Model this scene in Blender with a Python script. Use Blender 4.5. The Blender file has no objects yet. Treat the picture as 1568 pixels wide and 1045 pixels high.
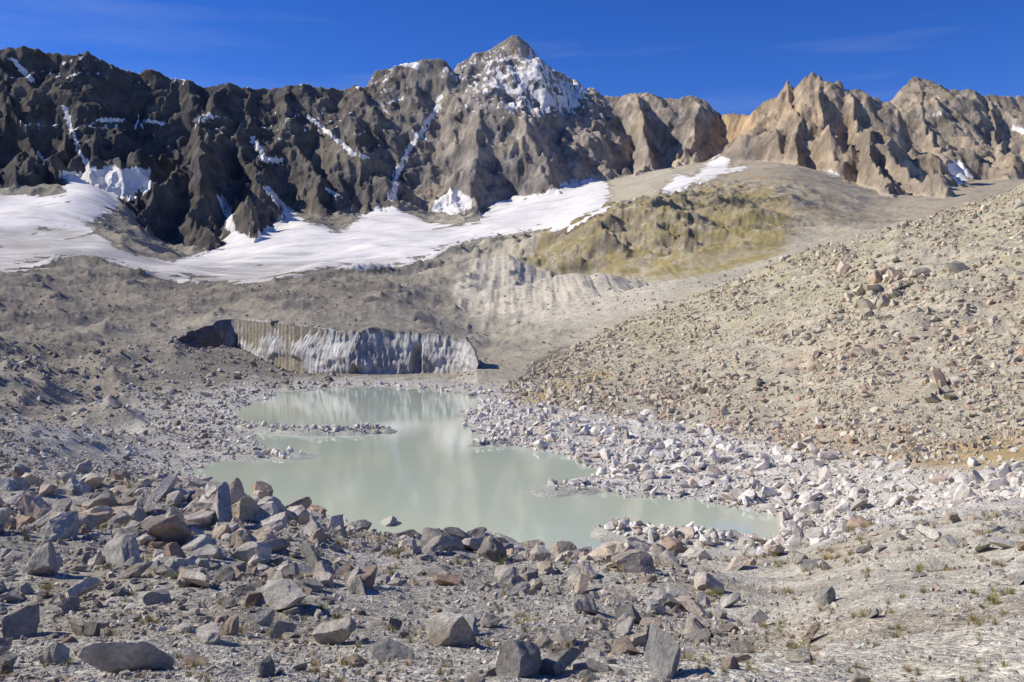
import bpy, math, time
import numpy as np
from mathutils import Vector
t0=time.time()
rng=np.random.default_rng(7)
F=1358.0; EYE=15.0; PIT=math.atan(42.5/F); CP=math.cos(PIT); SP=math.sin(PIT)
f32=np.float32
# ------------------------------------------------------------ helpers
def T_of(py):
    b=(522.5-np.asarray(py,float))/F
    return (b*CP-SP)/(CP+b*SP)
def world(px,py,Y):
    b=(522.5-py)/F; a=(px-784.0)/F
    k=Y/(CP+b*SP)
    return np.array([a*k,Y,EYE+k*(b*CP-SP)])
def proj(X,Y,Z):
    dz=Z-EYE; dep=Y*CP-dz*SP; dep=np.maximum(dep,.3)
    up=Y*SP+dz*CP
    return 784+F*X/dep, 522.5-F*up/dep
_p=np.random.default_rng(3).permutation(256); perm=np.concatenate([_p,_p]).astype(np.int32)
_a=np.random.default_rng(4).uniform(0,2*np.pi,256); GX=np.cos(_a).astype(f32); GY=np.sin(_a).astype(f32)
def perlin(x,y,seed=0):
    x=np.asarray(x,dtype=np.float64)+seed*17.31; y=np.asarray(y,dtype=np.float64)+seed*9.77
    xi=np.floor(x).astype(np.int64); yi=np.floor(y).astype(np.int64)
    xf=(x-xi).astype(f32); yf=(y-yi).astype(f32)
    xi=(xi&255).astype(np.int32); yi=(yi&255).astype(np.int32)
    x1=(xi+1)&255; y1=(yi+1)&255
    u=xf*xf*xf*(xf*(xf*6-15)+10); v=yf*yf*yf*(yf*(yf*6-15)+10)
    def g(h,a,b): return GX[h]*a+GY[h]*b
    p0=perm[xi]; p1=perm[x1]
    n00=g(perm[p0+yi],xf,yf); n10=g(perm[p1+yi],xf-1,yf)
    n01=g(perm[p0+y1],xf,yf-1); n11=g(perm[p1+y1],xf-1,yf-1)
    a=n00+u*(n10-n00); b=n01+u*(n11-n01)
    return (a+v*(b-a))*1.4
def fbm(x,y,o=4,seed=0,gain=.5):
    s=0;a=1;
    for i in range(o):
        s=s+a*perlin(x,y,seed+i*3); x=x*2.03;y=y*2.03;a*=gain
    return s
def ridged(x,y,o=4,seed=0,gain=.5):
    s=0;a=1;w=1
    for i in range(o):
        n=1-np.abs(perlin(x,y,seed+i*3))*1.6; n=n*n
        s=s+a*n*w; w=np.clip(n,0,1); x=x*2.1;y=y*2.1;a*=gain
    return s
def sst(e0,e1,x):
    t=np.clip((x-e0)/(e1-e0),0,1); return t*t*(3-2*t)
def poly_sd(px,py,poly):
    P=np.array(poly,float); n=len(P)
    d=np.full(px.shape,1e18); ins=np.zeros(px.shape,bool)
    for i in range(n):
        x0,y0=P[i]; x1,y1=P[(i+1)%n]
        ex,ey=x1-x0,y1-y0
        t=np.clip(((px-x0)*ex+(py-y0)*ey)/(ex*ex+ey*ey+1e-9),0,1)
        d=np.minimum(d,(px-x0-t*ex)**2+(py-y0-t*ey)**2)
        if y0!=y1:
            c=((y0>py)!=(y1>py))&(px<(x1-x0)*(py-y0)/(y1-y0)+x0)
            ins^=c
    d=np.sqrt(d); return np.where(ins,-d,d)
def line_d(px,py,pts):
    P=np.array(pts,float); d=np.full(px.shape,1e18)
    for i in range(len(P)-1):
        x0,y0=P[i];x1,y1=P[i+1];ex,ey=x1-x0,y1-y0
        t=np.clip(((px-x0)*ex+(py-y0)*ey)/(ex*ex+ey*ey+1e-9),0,1)
        d=np.minimum(d,(px-x0-t*ex)**2+(py-y0-t*ey)**2)
    return np.sqrt(d)
# ------------------------------------------------------------ base terrain table
COL={
-200:[(4,1040),(10,930),(20,820),(35,740),(50,690),(75,640),(100,600),(130,560),(175,520),(230,490),(320,450),(500,410),(750,385),(1000,345),(1250,290),(1600,280)],
0:[(4,1050),(8,960),(16,850),(30,765),(48,715),(75,665),(100,625),(130,582),(175,545),(230,512),(320,470),(500,422),(750,398),(1000,355),(1250,300),(1600,285)],
150:[(4,1050),(8,960),(16,865),(30,780),(46,732),(75,695),(110,642),(160,592),(195,552),(225,528),(270,512),(360,478),(520,432),(750,392),(950,372),(1150,320),(1350,280),(1700,270)],
255:[(4,1048),(8,960),(16,868),(28,788),(42,742),(60,745),(80,712),(105,670),(130,632),(163,598),(185,565),(205,530),(240,522),(300,502),(400,470),(520,438),(700,415),(850,402),(1200,385),(1700,365)],
305:[(4,1048),(8,960),(16,870),(28,790),(40,748),(55,756),(75,728),(97,690),(125,640),(165,600),(188,575),(205,540),(225,530),(300,500),(400,470),(520,442),(700,425),(850,408),(1200,390),(1700,370)],
450:[(4,1046),(8,960),(16,885),(26,815),(35,783),(50,805),(70,805),(90,700),(170,600),(205,570),(260,482),(400,450),(600,422),(800,408),(950,392),(1200,368),(1400,340),(1700,320)],
600:[(4,1045),(8,965),(16,895),(24,845),(31,818),(45,850),(60,838),(90,700),(182,594),(205,572),(260,492),(330,470),(450,440),(700,405),(950,385),(1400,350),(1600,330),(1800,315)],
750:[(4,1045),(8,965),(16,905),(25,860),(34,832),(45,850),(58,838),(90,700),(163,605),(185,590),(230,562),(300,522),(400,482),(500,440),(590,383),(660,425),(800,395),(900,378),(1300,345),(1650,322),(1800,310)],
900:[(4,1045),(8,970),(16,915),(28,875),(40,852),(55,842),(75,755),(86,715),(115,650),(145,612),(190,572),(260,522),(340,482),(400,460),(475,405),(520,450),(600,430),(650,390),(750,345),(860,318),(1000,325),(1300,322),(1500,308),(1650,288),(1850,280)],
1050:[(4,1045),(10,960),(20,905),(35,862),(50,842),(72,763),(90,705),(112,652),(140,612),(190,552),(250,492),(330,460),(400,418),(435,455),(530,435),(600,395),(760,340),(950,297),(1150,290),(1500,262),(1800,250)],
1200:[(4,1042),(12,955),(30,885),(50,842),(61,812),(85,700),(105,650),(125,600),(190,500),(250,430),(300,393),(360,415),(600,380),(800,335),(1050,288),(1250,265),(1400,250),(1800,240)],
1350:[(4,1035),(10,930),(25,850),(45,795),(60,758),(75,702),(90,650),(105,600),(150,500),(200,430),(270,360),(295,348),(360,370),(900,345),(1050,330),(1300,300),(1800,280)],
1568:[(4,1010),(10,900),(25,812),(45,762),(60,722),(75,672),(95,600),(130,500),(180,400),(235,310),(265,283),(330,300),(900,320),(1500,285),(2000,270)],
1800:[(4,1000),(10,880),(25,790),(45,740),(60,700),(75,640),(95,550),(130,430),(180,320),(235,230),(265,200),(330,240),(900,300),(1500,285),(2000,270)],
}
pxs=sorted(COL); cu=np.array([(p-784)/F for p in pxs])
NU,NL=601,900
UG=np.linspace(-1.2,1.2,NU); L0,L1=math.log(4),math.log(2600); LG=np.linspace(L0,L1,NL)
tab=np.zeros((len(pxs),NL))
for i,p in enumerate(pxs):
    c=COL[p]; tab[i]=np.interp(LG,[math.log(a) for a,_ in c],[float(T_of(b)) for _,b in c])
TG=np.zeros((NU,NL))
for j in range(NL): TG[:,j]=np.interp(UG,cu,tab[:,j])
def gblur(A,sig,ax):
    r=int(3*sig)+1; k=np.exp(-.5*(np.arange(-r,r+1)/sig)**2); k/=k.sum()
    pad=[(0,0),(0,0)]; pad[ax]=(r,r); B=np.pad(A,pad,mode='edge'); out=np.zeros_like(A)
    n=A.shape[ax]
    for i,w in enumerate(k):
        out+=w*(B[i:i+n,:] if ax==0 else B[:,i:i+n])
    return out
TG=gblur(gblur(TG,5,0),2.5,1)
def table_z(X,Y):
    Yc=np.clip(Y,4,2590); u=np.clip(X/Yc,-1.19,1.19)
    fu=(u+1.2)/2.4*(NU-1); fl=(np.log(Yc)-L0)/(L1-L0)*(NL-1)
    i=np.clip(fu.astype(int),0,NU-2); j=np.clip(fl.astype(int),0,NL-2); a=fu-i; b=fl-j
    T=(TG[i,j]*(1-a)+TG[i+1,j]*a)*(1-b)+(TG[i,j+1]*(1-a)+TG[i+1,j+1]*a)*b
    return EYE+T*Yc
# ------------------------------------------------------------ lake outline (world)
def gp(px,py):
    T=float(T_of(py)); Y=EYE/(-T); w=world(px,py,Y); return (w[0],w[1])
LAKE=[gp(*q) for q in [(352,640),(362,626),(400,612),(430,601),(500,595),(570,592),(640,596),(700,603),(745,609),(735,622),(712,634),(715,655),(735,668),(790,684),(840,692),(890,706),(918,722),(895,738),(872,748),(930,756),(1000,762),(1070,767),(1130,776),(1180,792),(1212,814),(1180,826),(1120,812),(1070,822),(1000,836),(950,842),(850,842),(700,840),(560,832),(460,810),(370,770),(290,722),(340,706),(385,696),(405,682),(395,664),(372,652)]]
SPITS=[([gp(*q) for q in [(365,654),(420,660),(480,664),(540,663),(578,661)]],.55,.3),
       ([gp(*q) for q in [(735,682),(765,680),(772,676)]],.3,.35),
       ([gp(*q) for q in [(385,700),(420,697),(445,699)]],.2,.1),
       ([gp(*q) for q in [(860,752),(890,746),(910,742)]],.3,.15),
       ([gp(*q) for q in [(960,818),(1000,828),(1050,832),(1100,838)]],.55,.28)]
# ------------------------------------------------------------ ice wall (px, Y, py_base, py_top)
WALL=[(272,213,524,522),(300,224,532,511),(335,242,548,499),(352,246,553,489),(375,238,560,490),(400,229,566,493),(450,213,570,498),(500,207,571,505),(545,204,572,510),(572,205,572,500),(600,206,572,506),(650,205,571,511),(690,203,570,518),(710,200,568,530),(722,197,566,548),(730,195,564,562)]
WP=np.array([[ *world(a,c,b), world(a,d,b)[2]] for a,b,c,d in WALL]) # x,y,zb,zt
WU=WP[:,0]/WP[:,1]
# ------------------------------------------------------------ mountain ridges (px,py,Y,slope)
RID=[]
def ridge(pts,s):
    W=[world(*p) for p in pts]
    for i in range(len(W)-1): RID.append((W[i],W[i+1],s))
sky1=[(-420,40,1700),(-300,70,1720),(-150,62,1750),(-60,80,1790),(0,75,1800),(35,70,1815),(60,79,1820),(110,80,1835),(125,74,1840),(150,84,1850),(185,95,1860),(215,98,1880),(250,110,1900),(275,114,1910),(300,128,1930),(320,131,1940),(345,127,1950),(375,132,1965),(405,131,1985),(430,125,2000),(470,128,2020),(495,136,2035),(520,135,2050),(545,128,2055),(575,106,2060),(610,97,2070),(635,96,2080),(650,88,2080),(665,91,2090),(680,103,2105),(692,114,2120),(705,98,2130),(730,82,2140),(755,70,2145),(765,58,2150),(775,53,2150),(790,61,2150),(800,74,2150),(812,78,2150),(835,98,2150),(865,110,2150),(900,123,2150),(925,140,2140),(960,146,2140),(985,140,2130),(1020,149,2120),(1060,147,2100),(1072,152,2100),(1085,165,2105),(1100,175,2110)]
ridge(sky1,.86)
sky2=[(1100,175,2110),(1130,172,2020),(1155,170,1950),(1180,150,1850),(1195,138,1800),(1215,115,1750),(1228,121,1735),(1240,115,1720),(1250,105,1710),(1255,116,1705),(1262,99,1700),(1270,111,1695),(1280,122,1690),(1290,115,1685),(1300,125,1680),(1315,137,1675),(1330,146,1670),(1350,160,1660),(1372,185,1600)]
ridge(sky2,1.0)
sky3=[(1330,180,2330),(1360,160,2300),(1385,140,2270),(1398,122,2250),(1410,115,2250),(1440,122,2240),(1475,138,2220),(1510,146,2210),(1568,144,2200),(1640,150,2180),(1800,130,2100),(2000,160,2000)]
ridge(sky3,.8)
SP_=[
([(345,130,1950),(315,185,1750),(275,232,1550),(235,272,1380),(200,322,1230),(172,362,1080)],1.0),
([(300,200,1650),(300,290,1400),(310,350,1180),(290,388,1050)],1.1),
([(375,132,1970),(378,230,1700),(390,300,1450),(395,350,1250)],1.15),
([(430,125,2000),(450,200,1820),(490,270,1650),(515,335,1480)],1.15),
([(470,128,2020),(500,190,1900),(540,260,1750),(550,320,1600)],1.1),
([(575,106,2060),(560,170,1920),(570,240,1760),(560,320,1600)],1.1),
([(650,88,2080),(640,130,2000),(600,200,1880),(585,262,1760),(580,318,1640)],1.1),
([(755,70,2145),(712,130,2020),(672,200,1900),(640,262,1780),(632,322,1660)],1.1),
([(775,57,2150),(780,130,1990),(750,200,1860),(715,262,1730),(740,322,1610)],1.1),
([(835,98,2150),(850,170,1980),(830,240,1800),(800,308,1640)],1.1),
([(900,123,2150),(910,190,1950),(895,245,1800),(865,292,1660)],1.1),
([(985,140,2130),(1002,190,1900),(972,242,1700),(935,300,1490)],1.2),
([(1060,147,2100),(1062,200,1900),(1030,255,1680)],1.1),
([(1180,150,1850),(1178,200,1700),(1185,248,1560)],1.2),
([(1215,119,1750),(1212,175,1610),(1205,238,1480)],1.2),
([(1262,104,1700),(1268,180,1560),(1282,250,1420),(1310,315,1270),(1325,345,1180)],1.2),
([(1300,125,1680),(1340,185,1530),(1372,205,1460),(1400,255,1360),(1440,298,1270),(1475,322,1200)],1.3),
([(1340,185,1530),(1345,240,1400),(1365,300,1270),(1385,335,1190)],1.4),
([(1405,117,2250),(1425,190,2050),(1435,250,1850)],1.0),
([(1510,146,2210),(1530,200,2000),(1560,255,1800)],1.0),
([(0,75,1800),(20,150,1650),(40,220,1500),(20,285,1330)],1.1),
([(125,74,1840),(110,160,1680),(90,220,1540),(70,285,1370)],1.1),
([(215,98,1880),(180,170,1720),(170,235,1560),(150,262,1470)],1.1),
([(250,110,1900),(240,180,1740),(220,240,1560)],1.1),
([(-150,62,1750),(-120,180,1550),(-100,280,1300)],1.0),
]
for pts,s in SP_: ridge(pts,s)
SKY=np.array([[p[0],p[1]] for p in sky1+sky2+sky3[3:]])
def mountain_z(X,Y):
    wx=X+30*fbm(X/150,Y/150,5,11,.5); wy=Y+30*fbm(X/150,Y/150,5,31,.5)
    zm=np.full(X.shape,-500.0)
    for A,B,s in RID:
        ax,ay,az=A; bx,by,bz=B; ex,ey=bx-ax,by-ay
        R=(max(az,bz)+50)/s
        m=(X>min(ax,bx)-R)&(X<max(ax,bx)+R)&(Y>min(ay,by)-R)&(Y<max(ay,by)+R)
        x=wx[m]; y=wy[m]
        t=np.clip(((x-ax)*ex+(y-ay)*ey)/(ex*ex+ey*ey),0,1)
        d=np.sqrt((x-ax-t*ex)**2+(y-ay-t*ey)**2)
        h=az+t*(bz-az)-s*(d+18*(1-np.exp(-d/18))*.35)
        zm[m]=np.maximum(zm[m],h)
    return zm
def height(X,Y,full=False):
    shp=X.shape; X=X.ravel().astype(float); Y=Y.ravel().astype(float)
    z=table_z(X,Y)
    Yp=np.maximum(Y,4); u=X/Yp
    far=sst(15,60,Y); z=z+far*.35*fbm(X/9,Y/9,4,51)*(1-.3*sst(200,400,Y))
    near=1-sst(30,60,Y); z=z+near*.10*fbm(X/2.2,Y/2.2,5,61)+near*.45*fbm(X/7,Y/7,2,66)*sst(6,14,Y)
    m1=sst(190,300,Y); m2=sst(350,600,Y); lf=1-sst(-.05,.12,u)
    z=z+m1*(ridged(X/55,Y/45,5,71,.55)-.9)*(.8+2.8*lf)
    z=z+m2*(ridged(X/150,Y/110,6,81,.5)-.9)*(3+9*lf*sst(500,800,Y))*(1-.7*sst(.0,.1,u)*(1-sst(560,620,Y)))
    ml=sst(70,110,Y)*(1-sst(-.45,-.36,u))*(1-sst(250,330,Y)); z=z+ml*(ridged(X/34,Y/26,4,76)-.8)*2.8
    kn=np.exp(-((u-.13)/.2)**2)*sst(560,700,Y)*(1-sst(1100,1300,Y)); z=z+kn*((fbm(X/60,Y/80,6,91,.55))*10+(ridged(X/70,Y/50,5,93,.55)-.9)*7)
    mo=np.exp(-((u-.10)/.15)**2)*sst(370,420,Y)*(1-sst(560,640,Y)); z=z-mo*(np.abs(perlin(X/7.,Y/140,95))*2.0+np.abs(perlin(X/2.8,Y/90,96))*.8)
    rs=sst(.15,.35,u)*sst(95,130,Y)*(1-sst(300,360,Y)); z=z+rs*(fbm(X/22,Y/22,4,97)*1.7+.5*fbm(X/4,Y/4,3,98))
    # ice wall step
    Yw=np.interp(u,WU,WP[:,1])+6; zt=np.interp(u,WU,WP[:,3]); zb=np.interp(u,WU,WP[:,2])
    e=sst(WU[0]-.03,WU[0]+.0,u)*(1-sst(WU[-1]-.002,WU[-1]+.11,u))
    up=sst(0,1,(Y-Yw)/70); lo=sst(0,1,(Yw-6-Y)/18)
    z2=np.where(Y>=Yw-.8,zt-.12+(z-zt)*up+.0, (zb-.2)+(z-zb+.2)*lo)
    z=z+(z2-z)*e
    m=(Y>40)&(Y<235)&(np.abs(u)<.9); sd=np.full(X.shape,60.0)
    xs,ys=X[m],Y[m]
    s=poly_sd(xs+1.2*fbm(xs/5,ys/5,3,101),ys+1.2*fbm(xs/5,ys/5,3,111),LAKE)
    zz=z[m]; k=sst(0,16,s); k=np.where(s<0,0,k)
    zo=np.maximum(.05+.07*s,.06)*(1-k)+np.maximum(zz,.3)*k
    zo=zo+.08*fbm(xs/1.7,ys/1.7,2,121)*sst(1,5,s)
    zi=np.maximum(s*.14,-2.2)
    zz=np.where(s<0,zi,zo)
    for pts,hh,sl in SPITS:
        d=line_d(xs,ys,pts)+.8*fbm(xs/2.5,ys/2.5,2,131); zz=np.maximum(zz,hh-np.maximum(d-.8,0)*sl)
    z[m]=zz; sd[m]=s
    msk=np.zeros(X.shape)
    if full:
        m=Y>840; xs,ys=X[m],Y[m]
        zm=mountain_z(xs,ys)
        tz=z[m]
        px,py=proj(xs,ys,zm)
        o=np.argsort(SKY[:,0]); skp=np.interp(px,SKY[o,0],SKY[o,1])
        low=np.clip((py-skp)/80,0,1)
        gx_=xs+.25*ys+14*fbm(xs/70,ys/70,3,137)
        rd=ridged(gx_/210,ys/640,3,141,.4)-.95
        rd2=ridged(gx_/70,ys/260,3,151,.5)-.95
        rd3=fbm(xs/30,ys/50,5,161,.56)
        rd4=fbm((xs-.6*ys)/130,(ys+.3*xs)/170,3,166,.45)
        z0=zm.copy()
        rd6=ridged((xs+.8*z0)/62,(z0-.35*xs)/170,5,183,.52)-.95
        rd7=ridged((xs-.9*z0)/95,(z0+.5*xs)/150,4,187,.45)-.95
        zm=zm+rd*(3+44*low)+rd2*(3+8*low)+rd3*(3.+1.6*low)+rd4*(3+5*low)+rd6*(2.2+6*low)+rd7*(1.5+3*low)
        for q,am,kx_ in ((46.0,.26,.35),(13.0,.18,-.25)):
            ph=(zm+kx_*xs)/q+.9*fbm(xs/70,ys/70,3,171+int(q)); fr=ph-np.floor(ph); zm=zm+ (sst(.3,.62,fr)-fr)*q*am*(.3+.7*low)
        dm=zm-tz
        msk[m]=sst(-4,6,dm)
        kk=8.0; hh=np.clip(.5+.5*dm/kk,0,1)
        z[m]=tz+(zm-tz)*hh+kk*hh*(1-hh)*.5
    return z.reshape(shp),sd.reshape(shp),msk.reshape(shp)
# ------------------------------------------------------------ grid
v_in=np.arange(-.66,.66,.00125); v_l=-.66-np.cumsum(np.linspace(.002,.014,60)); v_r=.66+np.cumsum(np.linspace(.003,.018,40))
V=np.concatenate([v_l[::-1],v_in,v_r])
ya=np.exp(np.linspace(math.log(1.2),math.log(858),850))-8
yb=np.concatenate([np.arange(853,2300,2.4),np.arange(2302,2600,12)])
YR=np.concatenate([ya[:-1],[850.0],yb]); NSPL=len(ya)-1
XX=V[None,:]*(YR[:,None]+8); YY=np.broadcast_to(YR[:,None],XX.shape).copy()
NR,NC=XX.shape
ZZ,SD,MK=height(XX,YY,True)
print('grid',NR,NC,time.time()-t0)
PX,PY=proj(XX,YY,ZZ)
gy=np.gradient(ZZ,axis=0)/np.maximum(np.gradient(YY,axis=0),1e-3)
gx=np.gradient(ZZ,axis=1)/np.maximum(np.gradient(XX,axis=1),1e-3)
SLP=np.sqrt(gx*gx+gy*gy)
# ------------------------------------------------------------ colour map
def C(*c): return np.array(c,dtype=float)
col=np.zeros((NR,NC,3))
def mixc(mask,c):
    global col
    col+= (np.asarray(c)-col)*mask[...,None]
n1=fbm(XX/30,YY/30,4,201); n2=fbm(XX/150,YY/150,4,211); n3=fbm(XX/6,YY/6,3,221)
lr=sst(560,900,PX+60*n1)
base=C(.275,.243,.186)[None,None]*(1-lr[...,None])+C(.49,.435,.315)[None,None]*lr[...,None]
col[:]=base
mixc(.5*sst(-.3,.6,n2),C(.38,.34,.265))
nr=1-sst(50,75,YY); mixc(nr,C(.39,.36,.295)); mixc(nr*sst(850,1200,PX)*.85,C(.53,.485,.38))
mixc(nr*.5*sst(.1,.6,n3),C(.29,.23,.15))
sh=(1-sst(4,26,SD+8*n3))*(YY>45); mixc(sh*.85,C(.53,.50,.42))
mixc((1-sst(0,2.2,SD))*(YY>45),C(.43,.42,.35))
def pm(poly,soft,warp=12,yr=(0,1e9)):
    m=(YY>=yr[0])&(YY<=yr[1]); P=np.array(poly)
    m&=(PX>P[:,0].min()-soft-30)&(PX<P[:,0].max()+soft+30)&(PY>P[:,1].min()-soft-30)&(PY<P[:,1].max()+soft+30)
    out=np.zeros(XX.shape); 
    xs=PX[m]+warp*n1[m]+.5*warp*n3[m]; ys=PY[m]+.5*warp*n1[m]+.3*warp*n3[m]
    out[m]=1-sst(-soft,soft,poly_sd(xs,ys,P)); return out
RSHORE=[(735,606),(800,625),(900,640),(1050,652),(1150,675),(1250,700),(1400,728),(1600,735),(1600,810),(1400,815),(1250,835),(1150,832),(1180,800),(1100,770),(880,745),(910,718),(800,685),(715,655)]
mixc(pm(RSHORE,8,10,(40,260)),C(.58,.54,.46))
mixc(.85*pm([(770,605),(800,598),(850,580),(920,566),(930,575),(860,600),(810,618)],8,12,(120,300)),C(.50,.38,.14))
mixc(.85*pm([(1350,690),(1450,672),(1600,650),(1600,700),(1480,715),(1380,712)],12,20,(50,120)),C(.46,.33,.14))
mixc(.5*pm([(1100,640),(1250,650),(1380,655),(1300,700),(1200,680),(1100,660)],12,20,(50,140)),C(.44,.32,.22))
rsl=pm([(950,500),(1060,435),(1200,395),(1400,345),(1620,270),(1620,420),(1350,440),(1150,520),(980,580)],25,30,(150,345)); mixc(rsl*.55*sst(-.3,.4,n3+n1),C(.40,.355,.19))
mixc(.5*pm([(1150,560),(1350,520),(1600,440),(1600,640),(1300,650)],30,30,(70,200))*sst(-.2,.5,n1),C(.45,.33,.225))
mixc(.92*pm([(690,450),(735,383),(800,390),(880,406),(1060,420),(1010,470),(850,500),(720,485)],8,6,(300,640)),C(.55,.49,.375))
mixc(.6*pm([(-300,395),(300,415),(520,400),(600,440),(560,480),(300,480),(-300,540)],25,30,(230,900)),C(.22,.19,.152))
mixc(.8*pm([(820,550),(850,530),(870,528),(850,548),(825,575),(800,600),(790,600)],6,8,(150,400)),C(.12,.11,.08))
mixc(sst(1000,1150,PX)*sst(500,900,YY)*(1-MK),C(.43,.36,.255))
GREEN=[(805,400),(840,355),(890,322),(1000,296),(1080,286),(1200,296),(1218,330),(1205,390),(1180,410),(1060,430),(950,430),(860,425)]
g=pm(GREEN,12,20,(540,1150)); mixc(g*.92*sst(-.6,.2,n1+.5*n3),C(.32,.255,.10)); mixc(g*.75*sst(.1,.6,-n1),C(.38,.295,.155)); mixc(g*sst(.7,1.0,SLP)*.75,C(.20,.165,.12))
mixc(.65*pm([(900,330),(1080,278),(1200,258),(1370,340),(1300,350),(1100,300)],14,20,(600,1400))*sst(-.3,.4,n1),C(.35,.275,.145))
# mountains
rk=fbm(XX/40,ZZ/25,4,231); rk2=fbm((XX+.8*ZZ)/160,(ZZ-.3*XX)/60,4,236)
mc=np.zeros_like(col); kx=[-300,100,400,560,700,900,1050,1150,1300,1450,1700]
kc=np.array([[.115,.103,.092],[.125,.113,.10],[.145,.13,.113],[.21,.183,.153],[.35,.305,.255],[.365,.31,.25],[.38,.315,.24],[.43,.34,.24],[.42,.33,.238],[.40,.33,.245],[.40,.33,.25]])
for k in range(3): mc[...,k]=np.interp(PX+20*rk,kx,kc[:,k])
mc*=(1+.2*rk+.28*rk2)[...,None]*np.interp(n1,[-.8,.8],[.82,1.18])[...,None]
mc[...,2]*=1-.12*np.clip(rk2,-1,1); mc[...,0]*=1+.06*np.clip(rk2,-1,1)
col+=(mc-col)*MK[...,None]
mixc(.75*pm([(1090,182),(1105,174),(1150,170),(1165,172),(1150,200),(1120,215),(1100,225)],9,14,(1700,2300)),C(.58,.40,.21))
SN=np.zeros(XX.shape); 
G1=[(250,408),(300,390),(335,382),(355,352),(385,368),(410,352),(440,325),(465,337),(500,348),(520,362),(540,342),(580,318),(605,318),(640,335),(660,345),(700,335),(735,335),(760,316),(800,304),(840,294),(880,279),(905,275),(932,282),(928,322),(890,335),(870,348),(800,355),(740,364),(690,378),(640,396),(600,410),(560,412),(500,410),(460,422),(410,432),(380,444),(340,436),(300,430)]
G2=[(-250,300),(0,298),(50,303),(100,298),(95,265),(150,258),(235,258),(228,285),(190,308),(150,335),(135,350),(165,372),(205,392),(260,403),(300,424),(255,430),(200,410),(150,392),(90,396),(50,412),(0,428),(-250,440)]
G3=[(662,325),(672,300),(695,290),(722,303),(722,320),(690,330)]
G4=[(1012,292),(1040,268),(1060,273),(1100,240),(1120,243),(1112,268),(1060,282),(1025,297)]
G5=[(1450,253),(1470,247),(1492,272),(1465,284)]
G6=[(598,97),(625,90),(645,98),(640,106),(610,101)]
for g_,w_ in ((G1,9),(G2,12),(G3,6),(G4,6),(G5,5),(G6,3)):
    SN=np.maximum(SN,pm(g_,3.5,w_,(560,2600)))
hole=pm([(660,345),(672,330),(730,328),(738,340),(700,346)],3,5,(780,2600)); SN*=1-hole
SN*=1-.9*sst(.35,.6,fbm(XX/35,YY/60,4,301))*(pm([(-250,330),(150,340),(150,375),(60,395),(-250,440)],12,10,(780,2600)))
SN*=1-.8*sst(.4,.65,fbm(XX/60,YY/30,5,306,.6))*sst(390,415,PY)*(YY<1100)
lines=[([(674,148),(660,182),(630,222),(607,262),(600,305)],4.6),([(386,212),(404,245),(426,246)],5.0),([(408,288),(425,306),(448,330)],5.5),([(340,305),(350,322),(352,350)],6),([(98,165),(115,215),(136,262)],4),([(470,178),(505,205),(540,236),(560,240)],3.6),([(18,92),(48,122)],3.8),([(596,175),(580,160),(620,150)],1.5),([(500,290),(520,300)],3),([(1118,262),(1142,257)],3),([(1268,266),(1282,270)],4),([(150,185),(185,184)],3),([(225,185),(250,190)],3),([(60,235),(68,245)],2),([(1555,198),(1575,204)],4),([(1425,178),(1445,172)],2),([(300,185),(325,178)],3),([(630,200),(655,215)],2)]
m=(YY>1100)
xs=PX[m]+5*n3[m]+5*n1[m]; ys=PY[m]+3*n3[m]; sn=SN[m]
for pts,w in lines: sn=np.maximum(sn,1-sst(w*.5,w*1.2,line_d(xs,ys,pts)))
SN[m]=sn
gmask=SN.copy()
du=1.18*np.exp(-((PX-800)/112)**2-((PY-125)/70)**2)+.8*np.exp(-((PX-870)/45)**2-((PY-155)/20)**2)
du=np.maximum(du,.66*np.exp(-((PY-110)/45)**2)*(PX<700)*sst(-.1,.5,n2+.3)); du=np.maximum(du,.55*np.exp(-((PY-190)/30)**2)*(PX<560))
du=np.maximum(du,.5*np.exp(-((PX-1470)/40)**2-((PY-150)/14)**2))
dn=fbm((XX+.25*YY)/9,ZZ/26,4,311,.65)+.35*fbm(XX/60,ZZ/60,2,321)
SN=np.maximum(SN,MK*(YY>1300)*sst(.52,1.2,du*1.0+.6*dn-.3*(SLP-1.)) )
ice=C(.80,.755,.69)[None,None]*np.ones((NR,NC,1))
st=fbm(XX/70+YY/300,YY/25,4,331)
low1=sst(385,420,PY+8*n1)*(PX>240)+ (PX<=240)*sst(325,370,PY+14*n1)
dirt=np.clip(low1*.8+.45*sst(.1,.6,st),0,1)*(YY<1600)
ice+= (C(.47,.435,.385)-ice)*(dirt*sst(-.5,.5,st+low1*.6))[...,None]
r0=int(np.searchsorted(YR,540))
Zs=gblur(gblur(ZZ[r0-60:],9,0),9,1)[60:]; gm_=gblur(gblur((gmask[r0:]),7,0),6,1)*(1-MK[r0:])
ZZ[r0:]+=((Zs-ZZ[r0:])*np.clip(gm_*1.5,0,1))
ZZ[r0:]+=(gm_*2.0)
snowc=ice
print('colour',time.time()-t0)
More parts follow.
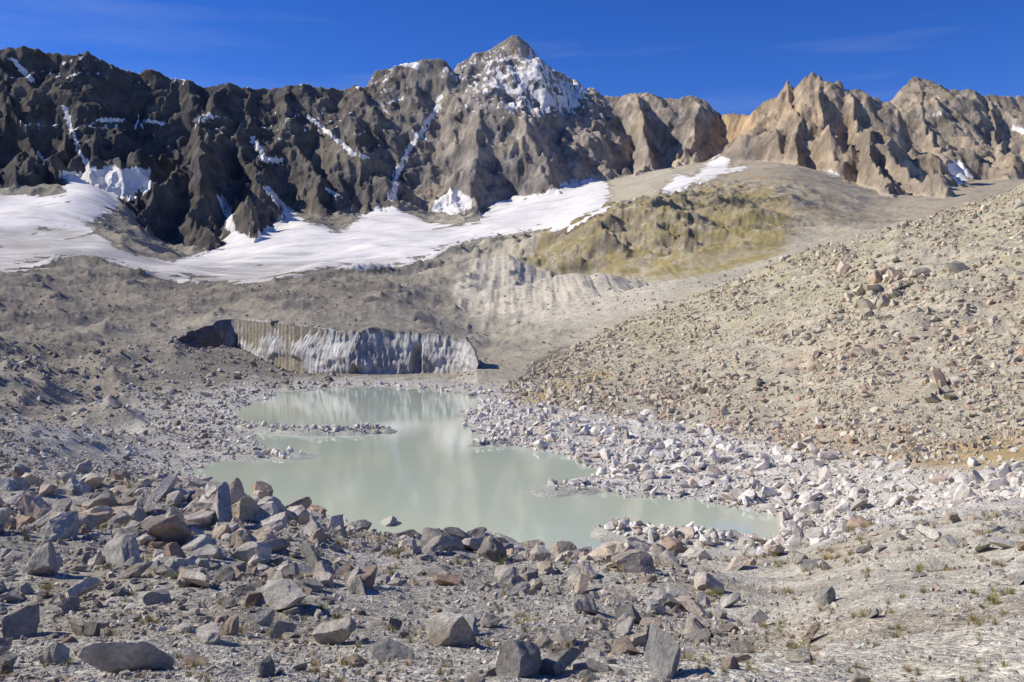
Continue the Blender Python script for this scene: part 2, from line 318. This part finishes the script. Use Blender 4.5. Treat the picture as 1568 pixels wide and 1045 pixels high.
# ------------------------------------------------------------ materials
def newmat(name):
    m=bpy.data.materials.new(name); m.use_nodes=True; nt=m.node_tree
    b=nt.nodes['Principled BSDF']; return m,nt,b
def noise(nt,vec,scale,detail=4,rough=.6):
    n=nt.nodes.new('ShaderNodeTexNoise'); n.inputs['Scale'].default_value=scale; n.inputs['Detail'].default_value=detail; n.inputs['Roughness'].default_value=rough
    nt.links.new(vec,n.inputs['Vector']); return n.outputs['Fac']
def mrange(nt,v,a,b,c,d):
    n=nt.nodes.new('ShaderNodeMapRange'); 
    for i,x in zip(('From Min','From Max','To Min','To Max'),(a,b,c,d)): n.inputs[i].default_value=x
    nt.links.new(v,n.inputs['Value']); return n.outputs['Result']
def math_(nt,op,a,b):
    n=nt.nodes.new('ShaderNodeMath'); n.operation=op
    for i,x in enumerate((a,b)):
        if isinstance(x,(int,float)): n.inputs[i].default_value=x
        else: nt.links.new(x,n.inputs[i])
    return n.outputs[0]
def vscale(nt,c,s):
    n=nt.nodes.new('ShaderNodeVectorMath'); n.operation='SCALE'; nt.links.new(c,n.inputs[0]); nt.links.new(s,n.inputs['Scale']); return n.outputs[0]
def mix(nt,f,a,b):
    n=nt.nodes.new('ShaderNodeMix'); n.data_type='RGBA'
    for i,x in ((0,f),(6,a),(7,b)):
        if isinstance(x,(float,int)): n.inputs[i].default_value=x
        elif isinstance(x,tuple): n.inputs[i].default_value=(*x,1)
        else: nt.links.new(x,n.inputs[i])
    return n.outputs[2]
def bump(nt,h,dist,st,prev=None):
    n=nt.nodes.new('ShaderNodeBump'); n.inputs['Distance'].default_value=dist; n.inputs['Strength'].default_value=st
    nt.links.new(h,n.inputs['Height'])
    if prev is not None: nt.links.new(prev,n.inputs['Normal'])
    return n.outputs[0]
def attr(nt,name,out='Color'):
    n=nt.nodes.new('ShaderNodeAttribute'); n.attribute_name=name; return n.outputs[out]
def coord(nt): return nt.nodes.new('ShaderNodeTexCoord').outputs['Object']
gm,nt,b=newmat('ground_moraine'); co=coord(nt)
c=attr(nt,'Col')
f=math_(nt,'MULTIPLY',mrange(nt,noise(nt,co,.35,5,.7),.3,.7,.72,1.28),mrange(nt,noise(nt,co,5,4,.7),.3,.7,.66,1.34))
vo2=nt.nodes.new('ShaderNodeTexVoronoi'); vo2.inputs['Scale'].default_value=26; nt.links.new(co,vo2.inputs['Vector'])
vb2=nt.nodes.new('ShaderNodeSeparateColor'); nt.links.new(vo2.outputs['Color'],vb2.inputs[0])
f=math_(nt,'MULTIPLY',f,mrange(nt,vb2.outputs[1],0,1,.62,1.38))
c2=vscale(nt,c,f)
nt.links.new(c2,b.inputs['Base Color']); b.inputs['Roughness'].default_value=.95; b.inputs['Specular IOR Level'].default_value=.1
hsum=math_(nt,'ADD',math_(nt,'MULTIPLY',noise(nt,co,1.0,7,.70),.7),math_(nt,'MULTIPLY',vo2.outputs['Distance'],-.03))
nt.links.new(bump(nt,hsum,1.0,.55),b.inputs['Normal'])
mm,nt,b=newmat('mountain_rock'); co=coord(nt); c=attr(nt,'Col')
mp=nt.nodes.new('ShaderNodeMapping'); mp.inputs['Scale'].default_value=(1,.6,.45); mp.inputs['Rotation'].default_value=(.3,.35,0); nt.links.new(co,mp.inputs[0]); v=mp.outputs[0]
nA=noise(nt,v,.035,8,.74)
f=mrange(nt,nA,.3,.7,.45,1.55)
c2=vscale(nt,c,f)
sf=attr(nt,'snow','Fac'); sfn=math_(nt,'ADD',sf,mrange(nt,noise(nt,v,.22,4,.7),.3,.7,-.28,.28))
sf2=mrange(nt,sfn,.42,.6,0,1)
sc=vscale(nt,attr(nt,'SnowCol'),mrange(nt,noise(nt,co,.06,5,.65),.3,.7,.88,1.1))
c3=mix(nt,sf2,c2,sc)
nt.links.new(c3,b.inputs['Base Color']); b.inputs['Roughness'].default_value=.95; b.inputs['Specular IOR Level'].default_value=.1
h1=noise(nt,v,.07,8,.74)
bs=nt.nodes.new('ShaderNodeBump'); bs.inputs['Distance'].default_value=15; nt.links.new(h1,bs.inputs['Height']); nt.links.new(mrange(nt,sf2,0,1,.8,.06),bs.inputs['Strength'])
nt.links.new(bs.outputs[0],b.inputs['Normal'])
# ------------------------------------------------------------ meshes
def grid_obj(name,sel_rows,facemask,mat):
    r0,r1=sel_rows
    X=XX[r0:r1];Y=YY[r0:r1];Z=ZZ[r0:r1]; R,Cn=X.shape
    idx=np.arange(R*Cn).reshape(R,Cn)
    q=np.stack([idx[:-1,:-1],idx[:-1,1:],idx[1:,1:],idx[1:,:-1]],-1).reshape(-1,4)
    if facemask is not None: q=q[facemask.reshape(-1)]
    used=np.zeros(R*Cn,bool); used[q.ravel()]=True
    rem=np.cumsum(used)-1; q=rem[q]
    co=np.stack([X,Y,Z],-1).reshape(-1,3)[used].astype(f32)
    me=bpy.data.meshes.new(name); me.vertices.add(len(co)); me.vertices.foreach_set('co',co.ravel())
    me.loops.add(q.size); me.loops.foreach_set('vertex_index',q.astype(np.int32).ravel())
    me.polygons.add(len(q)); me.polygons.foreach_set('loop_start',np.arange(0,q.size,4,dtype=np.int32))
    me.polygons.foreach_set('use_smooth',np.ones(len(q),bool))
    me.update(calc_edges=True)
    def ca(n,A):
        a=me.attributes.new(n,'FLOAT_COLOR','POINT'); B=np.ones((len(co),4),f32); B[:,:3]=A[r0:r1].reshape(-1,3)[used]; a.data.foreach_set('color',B.ravel())
    ca('Col',np.clip(col,0.01,.9)); ca('SnowCol',snowc)
    a=me.attributes.new('snow','FLOAT','POINT'); a.data.foreach_set('value',SN[r0:r1].reshape(-1)[used].astype(f32))
    me.materials.append(mat); o=bpy.data.objects.new(name,me); bpy.context.scene.collection.objects.link(o); return o
SPL=int(np.searchsorted(YR,560))
grid_obj('ground',(0,SPL+1),None,gm)
r0,r1=SPL,NR
gmf=np.maximum.reduce([gmask[r0:r1][:-1,:-1],gmask[r0:r1][1:,:-1],gmask[r0:r1][:-1,1:],gmask[r0:r1][1:,1:]])>.02
mkf=MK[r0:r1][:-1,:-1]>.5
grid_obj('glacier',(r0,r1),gmf,mm)
grid_obj('mountain_range',(r0,r1),mkf&~gmf,mm)
grid_obj('hills',(r0,r1),~mkf&~gmf,gm)
print('mesh',time.time()-t0)
# ------------------------------------------------------------ ice wall
S=700;H=70;CAP=10
seg=np.concatenate([[0],np.cumsum(np.hypot(np.diff(WP[:,0]),np.diff(WP[:,1])))])
s=np.linspace(0,seg[-1],S)
def smooth1(a,k=9):
    p=np.pad(a,k,mode='edge'); return np.convolve(p,np.ones(2*k+1)/(2*k+1),'valid')
bx=smooth1(np.interp(s,seg,WP[:,0]));by=smooth1(np.interp(s,seg,WP[:,1]));zb=np.interp(s,seg,WP[:,2])-1.0;zt=smooth1(np.interp(s,seg,WP[:,3]),5)+.45*fbm(s/6,s*0,4,401)
nx=np.gradient(by);ny=-np.gradient(bx); ln=np.hypot(nx,ny); nx/=ln; ny/=ln
verts=np.zeros((H+CAP,S,3)); 
hh=np.linspace(0,1,H)[:,None]; ss=s[None,:]
lean=-(hh**1.5)*4.0
fl=.7*(np.abs(perlin(ss/3.2+hh*1.5,hh*1.2,405))-.3)*(1-hh*.5)+.35*fbm(ss/1.1+hh*1.2,hh*3,3,411)+1.2*fbm(ss/14,hh*1.5,3,421)
pxs_=784+F*bx/by
def cave(pc,hc,w,h,dp): return -dp*np.exp(-((pxs_[None,:]-pc)/w)**4-((hh-hc)/h)**4)
cv=cave(432,.05,22,.28,4)+cave(636,.42,7,.3,2.5)+cave(548,.1,10,.12,1.5)
edge=sst(0,6,ss)*sst(0,6,s[-1]-ss)
dn=(lean*(zt-zb)[None,:]/11+fl*edge+cv)
verts[:H,:,0]=bx+nx*dn; verts[:H,:,1]=by+ny*dn; verts[:H,:,2]=zb+(zt-zb)*hh
for k in range(CAP):
    t=(k+1)/CAP; verts[H+k,:,0]=verts[H-1,:,0]; verts[H+k,:,1]=verts[H-1,:,1]+8*t; verts[H+k,:,2]=zt-.1-.25*t+.15*fbm(s/2,s*0+t*3,2,431)
idx=np.arange((H+CAP)*S).reshape(H+CAP,S)
q=np.stack([idx[:-1,:-1],idx[:-1,1:],idx[1:,1:],idx[1:,:-1]],-1).reshape(-1,4)
me=bpy.data.meshes.new('ice_cliff'); me.from_pydata(verts.reshape(-1,3).tolist(),[],q.tolist())
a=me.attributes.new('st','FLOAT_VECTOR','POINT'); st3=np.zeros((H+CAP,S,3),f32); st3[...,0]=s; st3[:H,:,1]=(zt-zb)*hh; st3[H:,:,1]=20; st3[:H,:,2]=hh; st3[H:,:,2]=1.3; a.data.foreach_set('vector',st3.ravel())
me.polygons.foreach_set('use_smooth',np.ones(len(q),bool))
im,nt,b=newmat('dirty_ice'); at=attr(nt,'st','Vector')
mp=nt.nodes.new('ShaderNodeMapping'); mp.inputs['Scale'].default_value=(1,.16,0); mp.inputs['Rotation'].default_value=(0,0,-.12); nt.links.new(at,mp.inputs[0])
a1=noise(nt,mp.outputs[0],1.1,6,.7); mp2=nt.nodes.new('ShaderNodeMapping'); mp2.inputs['Scale'].default_value=(1,.7,0); nt.links.new(at,mp2.inputs[0]); a2=noise(nt,mp2.outputs[0],.14,5,.65); a3=noise(nt,mp2.outputs[0],3,5,.7)
ff=math_(nt,'ADD',math_(nt,'MULTIPLY',a1,.5),math_(nt,'MULTIPLY',a2,.6)); ff=math_(nt,'ADD',ff,math_(nt,'MULTIPLY',a3,.22))
cr=nt.nodes.new('ShaderNodeValToRGB'); e=cr.color_ramp.elements; e[0].position=.52;e[0].color=(.17,.155,.135,1); e[1].position=.82; e[1].color=(.84,.79,.72,1)
k=e.new(.62);k.color=(.31,.29,.26,1); k=e.new(.72);k.color=(.50,.475,.43,1)
nt.links.new(ff,cr.inputs[0])
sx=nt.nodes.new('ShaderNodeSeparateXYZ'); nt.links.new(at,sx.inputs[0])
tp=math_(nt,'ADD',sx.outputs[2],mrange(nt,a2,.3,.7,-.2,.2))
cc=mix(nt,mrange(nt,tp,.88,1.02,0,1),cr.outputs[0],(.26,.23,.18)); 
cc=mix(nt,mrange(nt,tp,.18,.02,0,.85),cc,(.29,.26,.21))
cc=mix(nt,mrange(nt,math_(nt,'ADD',sx.outputs[0],mrange(nt,a1,.3,.7,-3,3)),30,37,1,0),cc,(.12,.105,.09))  # left cave end: its shade put into the colour, in a dark rocky tone
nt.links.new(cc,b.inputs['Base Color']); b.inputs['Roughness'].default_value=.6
nt.links.new(bump(nt,a1,.8,.6),b.inputs['Normal'])
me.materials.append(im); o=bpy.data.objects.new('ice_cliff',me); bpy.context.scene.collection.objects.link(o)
# ------------------------------------------------------------ lake
me=bpy.data.meshes.new('lake'); LA=np.array(LAKE); x0,y0=LA.min(0)-4; x1,y1=LA.max(0)+4
gxn,gyn=40,60; vs=[(x0+(x1-x0)*i/gxn,y0+(y1-y0)*j/gyn,0.0) for j in range(gyn+1) for i in range(gxn+1)]
def cen(i,j): return ((x0+(x1-x0)*(i+.5)/gxn),(y0+(y1-y0)*(j+.5)/gyn))
ctr=np.array([cen(i,j) for j in range(gyn) for i in range(gxn)]); sdc=poly_sd(ctr[:,0],ctr[:,1],LAKE)
fs=[];n=0
for j in range(gyn):
    for i in range(gxn):
        if sdc[n]<6: a_=j*(gxn+1)+i; fs.append((a_,a_+1,a_+gxn+2,a_+gxn+1))
        n+=1
me.from_pydata(vs,[],fs)
wm,nt,b=newmat('glacial_water'); co=coord(nt)
nn=noise(nt,co,.05,3,.5); cc=mix(nt,mrange(nt,nn,.35,.65,0,1),(.55,.585,.425),(.49,.55,.42))
nt.links.new(cc,b.inputs['Base Color']); b.inputs['Roughness'].default_value=.02; b.inputs['IOR'].default_value=1.36
mp=nt.nodes.new('ShaderNodeMapping'); mp.inputs['Scale'].default_value=(1,.6,1); nt.links.new(co,mp.inputs[0])
nt.links.new(bump(nt,noise(nt,mp.outputs[0],2.2,3,.55),.03,.22),b.inputs['Normal'])
me.materials.append(wm); o=bpy.data.objects.new('lake',me); bpy.context.scene.collection.objects.link(o)
# ------------------------------------------------------------ rocks
import bmesh
def rock_mesh(name,sub,seed,mat,flat=.75,planes=15):
    r=np.random.default_rng(seed); bm=bmesh.new(); bmesh.ops.create_icosphere(bm,subdivisions=sub,radius=1.0)
    me=bpy.data.meshes.new(name); bm.to_mesh(me); bm.free()
    n=len(me.vertices); v=np.zeros(n*3,f32); me.vertices.foreach_get('co',v); v=v.reshape(-1,3).astype(float)
    for i in range(planes):
        d=r.normal(size=3); d/=np.linalg.norm(d); k=r.uniform(.36,.78)
        e=v@d-k; v-=np.maximum(e,0)[:,None]*d
    am=.045 if sub>3 else .02
    v+= am*np.stack([fbm(v[:,0]*3+7,v[:,1]*3+v[:,2]*2,4,seed),fbm(v[:,1]*3,v[:,2]*3+3+v[:,0],4,seed+5),fbm(v[:,2]*3,v[:,0]*3+v[:,1],4,seed+9)],1)
    v/=np.abs(v).max(0).mean(); v*=np.array([1,r.uniform(.55,.95),r.uniform(.35,flat)])*.5
    me.vertices.foreach_set('co',v.astype(f32).ravel()); me.materials.append(mat); me.update(); return me
def rock_mat(name,stops,bs=1.0):
    m,nt,b=newmat(name); co=coord(nt); oi=nt.nodes.new('ShaderNodeObjectInfo')
    off=math_(nt,'MULTIPLY',oi.outputs['Random'],73.0)
    cx=nt.nodes.new('ShaderNodeCombineXYZ'); 
    for i in range(3): nt.links.new(off,cx.inputs[i])
    va=nt.nodes.new('ShaderNodeVectorMath'); va.operation='ADD'; nt.links.new(co,va.inputs[0]); nt.links.new(cx.outputs[0],va.inputs[1]); v=va.outputs[0]
    cr=nt.nodes.new('ShaderNodeValToRGB'); e=cr.color_ramp.elements
    e[0].position=0; e[0].color=(*stops[0][1],1); e[1].position=1; e[1].color=(*stops[-1][1],1)
    for p,c in stops[1:-1]: k=e.new(p); k.color=(*c,1)
    nt.links.new(oi.outputs['Random'],cr.inputs[0])
    if bs>0:
        f=math_(nt,'MULTIPLY',mrange(nt,noise(nt,v,2.2,5,.7),.3,.7,.62,1.34),mrange(nt,noise(nt,v,14,4,.75),.3,.7,.68,1.3))
        c=vscale(nt,cr.outputs[0],f)
        c=mix(nt,mrange(nt,noise(nt,v,1.3,4,.6),.6,.72,0,.4),c,(.40,.28,.15))
        nt.links.new(bump(nt,noise(nt,v,5,7,.78),.14*bs,.7),b.inputs['Normal'])
    else:
        c=vscale(nt,cr.outputs[0],mrange(nt,noise(nt,v,3,3,.7),.3,.7,.7,1.3))
    nt.links.new(c,b.inputs['Base Color']); b.inputs['Roughness'].default_value=.9; b.inputs['Specular IOR Level'].default_value=.15
    return m
GS=[(0,(.20,.185,.155)),(.18,(.42,.39,.33)),(.4,(.54,.50,.425)),(.52,(.38,.295,.21)),(.66,(.60,.555,.47)),(.78,(.52,.41,.29)),(.85,(.30,.28,.245)),(.92,(.44,.31,.22)),(1,(.66,.61,.52))]
grey=rock_mat('grey_boulder',GS); grav=rock_mat('gravel_stone',GS,0)
pale=rock_mat('pale_boulder',[(0,(.38,.345,.285)),(.25,(.64,.59,.505)),(.5,(.72,.67,.58)),(.64,(.50,.39,.30)),(.74,(.60,.555,.48)),(.88,(.76,.715,.63)),(1,(.54,.495,.42))],0)
tan=rock_mat('scree_rock',[(0,(.30,.26,.185)),(.25,(.54,.475,.35)),(.45,(.45,.38,.27)),(.6,(.63,.55,.41)),(.75,(.48,.33,.225)),(.9,(.40,.355,.26)),(1,(.68,.60,.465))],0)
dark=rock_mat('moraine_rock',[(0,(.19,.165,.132)),(.3,(.34,.298,.24)),(.6,(.26,.225,.178)),(.8,(.46,.42,.35)),(1,(.56,.51,.43))],0)
def protos(tag,mat,sub,n,seed,flat=.75):
    c=bpy.data.collections.new(tag)
    for i in range(n):
        me=rock_mesh('%s_stone'%tag,sub,seed+i,mat,flat,11+i%6); o=bpy.data.objects.new('%s_stone'%tag,me); c.objects.link(o)
    return c
P_big=protos('boulder',grey,4,14,100,.85); P_pale=protos('pale',pale,2,9,140,.85); P_tan=protos('scree',tan,2,9,160,.85); P_dark=protos('dark',dark,2,8,180,.8); P_grav=protos('gravel',grav,2,8,190,.8)
def scatter(name,pos,size,coll,npro,tilt=.5,aspect=None):
    n=len(pos); me=bpy.data.meshes.new(name); me.vertices.add(n); me.vertices.foreach_set('co',pos.astype(f32).ravel())
    r=np.random.default_rng(len(name)*13+n)
    rot=np.stack([r.normal(0,tilt,n),r.normal(0,tilt,n),r.uniform(0,6.28,n)],1).astype(f32)
    sc=(size[:,None]*r.uniform(.7,1.3,(n,3))).astype(f32)
    a=me.attributes.new('rot','FLOAT_VECTOR','POINT'); a.data.foreach_set('vector',rot.ravel())
    a=me.attributes.new('scl','FLOAT_VECTOR','POINT'); a.data.foreach_set('vector',sc.ravel())
    a=me.attributes.new('pick','INT','POINT'); a.data.foreach_set('value',r.integers(0,npro,n).astype(np.int32))
    o=bpy.data.objects.new(name,me); bpy.context.scene.collection.objects.link(o)
    g=bpy.data.node_groups.new(name,'GeometryNodeTree'); g.interface.new_socket('Geometry',in_out='INPUT',socket_type='NodeSocketGeometry'); g.interface.new_socket('Geometry',in_out='OUTPUT',socket_type='NodeSocketGeometry')
    gi=g.nodes.new('NodeGroupInput'); go=g.nodes.new('NodeGroupOutput'); ip=g.nodes.new('GeometryNodeInstanceOnPoints'); ci=g.nodes.new('GeometryNodeCollectionInfo')
    ci.inputs['Collection'].default_value=coll; ci.inputs['Separate Children'].default_value=True; ci.inputs['Reset Children'].default_value=True
    def na(nm,t):
        x=g.nodes.new('GeometryNodeInputNamedAttribute'); x.data_type=t; x.inputs['Name'].default_value=nm; return x.outputs['Attribute']
    er=g.nodes.new('FunctionNodeEulerToRotation'); g.links.new(na('rot','FLOAT_VECTOR'),er.inputs[0])
    g.links.new(gi.outputs[0],ip.inputs['Points']); g.links.new(ci.outputs[0],ip.inputs['Instance']); ip.inputs['Pick Instance'].default_value=True
    g.links.new(na('pick','INT'),ip.inputs['Instance Index']); g.links.new(er.outputs[0],ip.inputs['Rotation']); g.links.new(na('scl','FLOAT_VECTOR'),ip.inputs['Scale'])
    g.links.new(ip.outputs[0],go.inputs[0]); md=o.modifiers.new('scatter','NODES'); md.node_group=g; return o
def sample(n,ymin,ymax,umax=.72,seed=0,umin=None):
    r=np.random.default_rng(seed); umin=-umax if umin is None else umin
    u=r.uniform(umin,umax,n); Y=np.exp(r.uniform(math.log(ymin),math.log(ymax),n)); X=u*Y
    z,sd,_=height(X,Y); px,py=proj(X,Y,z); return X,Y,z,sd,px,py,r
def par(r,n,a,lo,hi):
    return np.minimum(lo*(1-r.uniform(0,1,n))**(-1/a),hi)
def emit(name,X,Y,z,s,keep,coll,npro,sink=.12,tilt=.5,extra=None):
    p=np.stack([X,Y,z+s*sink],1)[keep]; s=s[keep]
    if extra is not None:
        p=np.concatenate([p,extra[0]]); s=np.concatenate([s,extra[1]])
    print(name,len(p)); return scatter(name,p,s,coll,npro,tilt)
def landmarks(lst,sink=.14):
    P=[];Sz=[]
    Ys=np.exp(np.linspace(math.log(4.2),math.log(320),900))
    for px,py,sz in lst:
        W=np.array([world(px,py,y) for y in (1.0,)])[0]
        X=W[0]*Ys; T=(W[2]-EYE); zr=EYE+T*Ys
        z,_,_=height(X,Ys); i=np.argmax(z>=zr) if (z>=zr).any() else len(Ys)-1
        s_=sz*Ys[i]/F; P.append((X[i],Ys[i],z[i]+s_*sink)); Sz.append(s_)
    return np.array(P),np.array(Sz)
# foreground boulders
X,Y,z,sd,px,py,r=sample(18000,3.2,56,.75,1)
nm=fbm(px/130,py/60,3,501)
band=np.exp(-((py-(775+.09*px))/50)**2)*(px<1050)
d_=.08+.46*band+.40*sst(-.05,.4,nm)*(px<1150)*(py>820)+.34*(px<520)*(py>740)*(py<950)
d_=np.where(px>1150,.025+.42*np.exp(-((py-835)/26)**2),d_)
sp=par(r,len(X),1.4,5.5,64); sp=np.where((band<.4),np.minimum(sp,50),sp); s=sp*Y/F
big=landmarks([(340,805,95),(395,800,60),(640,800,55),(695,800,40),(590,815,48),(45,745,50),(70,760,36),(190,865,100),(118,920,78),(255,835,80),(430,930,125),(470,905,50),(190,1035,140),(35,975,85),(1010,1035,120),(790,1035,110),(900,940,60),(770,890,60),(810,890,34),(1190,850,50),(1225,825,44),(1240,985,60),(1225,1015,60),(690,985,90),(600,1010,60),(560,900,66),(150,800,60),(220,790,66),(320,985,60),(500,985,80),(860,985,50),(1060,970,44),(1115,930,46),(1340,945,34),(1405,885,26),(1505,845,44),(1085,905,60),(720,830,44),(480,790,50),(500,770,36),(300,745,36),(850,1030,70),(1130,870,50),(960,1000,50),(60,880,80),(300,900,70)],.16)
emit('foreground_boulders',X,Y,z,s,(r.uniform(0,1,len(X))<d_)&(sd>.5),P_big,14,.12,.4,big)
X,Y,z,sd,px,py,r=sample(85000,2.5,50,.75,2)
nm=fbm(px/120,py/60,3,511); sp=par(r,len(X),2.0,2.2,13); s=sp*Y/F
emit('gravel',X,Y,z,s,(r.uniform(0,1,len(X))<np.where(px<1100,.5+.5*sst(-.2,.4,nm),.25+.45*sst(.1,.6,nm)))&(sd>.3),P_grav,8,.1,.8)
# shore boulders right
X,Y,z,sd,px,py,r=sample(60000,45,175,.75,3,-.1)
k=poly_sd(px+8*fbm(px/40,py/40,2,521),py,RSHORE)
nearf=np.interp(Y,[50,130],[1.15,.6])
sp=par(r,len(X),1.8,3.0,30)*nearf; s=sp*Y/F
emit('shore_boulders',X,Y,z,s,(r.uniform(0,1,len(X))<np.where(k<0,.72,.72*np.exp(-k/12)))&(sd>-.3)&(px>650),P_pale,9,.12,.6)
X,Y,z,sd,px,py,r=sample(40000,60,185,.62,4)
sp=par(r,len(X),2.0,2.5,11); s=sp*Y/F
emit('lakeside_rocks',X,Y,z,s,(r.uniform(0,1,len(X))<.6*np.exp(-np.maximum(sd,0)/8)+.12)&(sd>-.25)&(px<900),P_pale,9,.12,.6)
pts=[]; rr=np.random.default_rng(9)
for ptsl,hh_,sl in SPITS:
    P=np.array(ptsl); n=220 if hh_>.5 else 50
    t=rr.uniform(0,len(P)-1.001,n); i=t.astype(int); a_=(t-i)[:,None]; q_=P[i]*(1-a_)+P[i+1]*a_+rr.normal(0,.9,(n,2)); pts.append(q_)
q_=np.concatenate(pts); z,sd,_=height(q_[:,0],q_[:,1]); s=par(rr,len(q_),1.8,.28,1.0)
emit('island_rocks',q_[:,0],q_[:,1],z,s,z>-.25,P_pale,9,.2,.6)
# right slope scree
X,Y,z,sd,px,py,r=sample(120000,70,330,.75,5,-.03)
SCR=[(760,600),(850,545),(960,490),(1060,432),(1200,390),(1400,340),(1568,280),(1800,190),(1800,725),(1568,735),(1350,720),(1200,685),(1050,650),(900,635)]
k=poly_sd(px,py,SCR); nm=fbm(px/110,py/70,4,531)
sp=par(r,len(X),2.0,2.0,13); sp=np.where((r.uniform(0,1,len(X))<.006),r.uniform(11,20,len(X)),sp)*np.interp(Y,[80,200],[1.35,.9]); s=sp*Y/F
rr=np.random.default_rng(77); cl=[]
for cx_,cy_,n_,rd_,lo_,hi_ in ((1365,430,40,44,14,40),(1330,475,20,24,12,40),(1240,515,10,18,14,32),(1440,605,8,25,18,46),(1505,510,12,40,10,22),(1300,672,4,16,20,50),(1180,600,8,40,10,24),(1080,600,7,30,12,26),(1130,645,7,30,12,28),(1450,540,16,60,9,20),(1210,400,18,40,8,16),(1280,410,16,50,8,16),(900,600,8,50,8,18),(1000,560,12,60,7,16),(1520,400,10,50,9,20)):
    for _ in range(n_): cl.append((cx_+rr.normal(0,rd_*.6),cy_+rr.normal(0,rd_*.5),lo_+(hi_-lo_)*rr.uniform()**2))
emit('scree_rocks',X,Y,z,s,(k<0)&(sd>1)&(r.uniform(0,1,len(X))<.26+.6*sst(-.25,.5,nm)),P_tan,9,.12,.6,landmarks(cl))
# left slope rocks
X,Y,z,sd,px,py,r=sample(45000,45,230,-.2,6,-.85)
nm=fbm(px/110,py/50,4,541); sp=par(r,len(X),2.0,2.2,14); s=sp*Y/F
emit('slope_rocks',X,Y,z,s,(sd>1)&(r.uniform(0,1,len(X))<.25+.55*sst(-.2,.5,nm)),P_dark,8,.1,.6)
X,Y,z,sd,px,py,r=sample(40000,180,540,.66,8)
nm=fbm(px/90,py/40,4,551); sp=par(r,len(X),2.3,1.4,6); s=sp*Y/F
onwall=(Y<np.interp(X/Y,WU,WP[:,1])+8)&(Y>np.interp(X/Y,WU,WP[:,1])-2)&(X/Y>WU[0]-.02)&(X/Y<WU[-1]+.02)
emit('moraine_rocks',X,Y,z,s,(sd>1)&~onwall&(r.uniform(0,1,len(X))<.13+.45*sst(-.1,.5,nm)),P_dark,8,.12,.6)
# grass tufts
tm,nt,b=newmat('dry_grass'); oi=nt.nodes.new('ShaderNodeObjectInfo'); cc=mix(nt,oi.outputs['Random'],(.38,.28,.12),(.22,.22,.08)); nt.links.new(cc,b.inputs['Base Color']); b.inputs['Roughness'].default_value=.9
gc=bpy.data.collections.new('grass_proto')
for i in range(4):
    r=np.random.default_rng(600+i); vs=[];fs=[]
    for k in range(70):
        a=r.uniform(0,6.28); rad=r.uniform(0,.35); bx_,by_=rad*math.cos(a),rad*math.sin(a); ln_=r.uniform(.3,.75); le=r.uniform(.1,.5); w=.014; b0=len(vs)
        px_,py_=-math.sin(a)*w,math.cos(a)*w
        for t in (0,.5,1): 
            ww=1-t*.9; x_=bx_+math.cos(a)*le*ln_*t*t*1.5; y_=by_+math.sin(a)*le*ln_*t*t*1.5; z_=ln_*t*(1-.2*le*t)
            vs+= [(x_-px_*ww,y_-py_*ww,z_),(x_+px_*ww,y_+py_*ww,z_)]
        fs+=[(b0,b0+1,b0+3,b0+2),(b0+2,b0+3,b0+5,b0+4)]
    me=bpy.data.meshes.new('tuft'); me.from_pydata(vs,[],fs); me.materials.append(tm); o=bpy.data.objects.new('tuft',me); gc.objects.link(o)
X,Y,z,sd,px,py,r=sample(9000,3,48,.72,10)
nm=fbm(px/70,py/40,3,561)
s=r.uniform(8,22,len(X))*Y/F
emit('grass_tufts',X,Y,z,s,(nm>.2)&(r.uniform(0,1,len(X))<.45),gc,4,-.02,.12)
print('rocks',time.time()-t0)
# ------------------------------------------------------------ camera, sun, sky
sc=bpy.context.scene
cam=bpy.data.cameras.new('camera'); co_=bpy.data.objects.new('camera',cam); sc.collection.objects.link(co_)
cam.sensor_width=36; cam.lens=36*F/1568; cam.clip_start=.1; cam.clip_end=8000
co_.location=(0,0,EYE); co_.rotation_euler=(math.pi/2-PIT,0,0); sc.camera=co_
AZ=math.radians(83); EL=math.radians(39)
S_=Vector((-math.sin(AZ)*math.cos(EL),math.cos(AZ)*math.cos(EL),math.sin(EL)))
sl=bpy.data.lights.new('sun','SUN'); sl.energy=5.0; sl.angle=math.radians(.5); sl.color=(1,.95,.85)
so=bpy.data.objects.new('sun',sl); so.rotation_euler=S_.to_track_quat('Z','Y').to_euler(); so.location=(-200,50,300); sc.collection.objects.link(so)
w=bpy.data.worlds.new('World'); sc.world=w; w.use_nodes=True; nt=w.node_tree; bg=nt.nodes['Background']
sk=nt.nodes.new('ShaderNodeTexSky'); sk.sky_type='NISHITA'; sk.sun_disc=False; sk.sun_elevation=EL; sk.sun_rotation=-AZ; sk.altitude=3000; sk.air_density=1.0; sk.dust_density=.0; sk.ozone_density=4.5
tc=nt.nodes.new('ShaderNodeTexCoord'); mp=nt.nodes.new('ShaderNodeMapping'); mp.inputs['Scale'].default_value=(1.2,1.2,11); mp.inputs['Rotation'].default_value=(0,.13,0); nt.links.new(tc.outputs['Generated'],mp.inputs[0])
cl=noise(nt,mp.outputs[0],1.6,7,.55); clm=mrange(nt,cl,.55,.8,0,.14)
hs=nt.nodes.new('ShaderNodeHueSaturation'); hs.inputs['Saturation'].default_value=1.27; hs.inputs['Hue'].default_value=.52; hs.inputs['Value'].default_value=1.35; nt.links.new(sk.outputs[0],hs.inputs['Color'])
cmx=mix(nt,clm,hs.outputs[0],(7.0,7.6,8.6)); nt.links.new(cmx,bg.inputs['Color']); bg.inputs['Strength'].default_value=.11
sc.view_settings.view_transform='Standard'; sc.view_settings.look='None'; sc.view_settings.exposure=0
print('done',time.time()-t0)
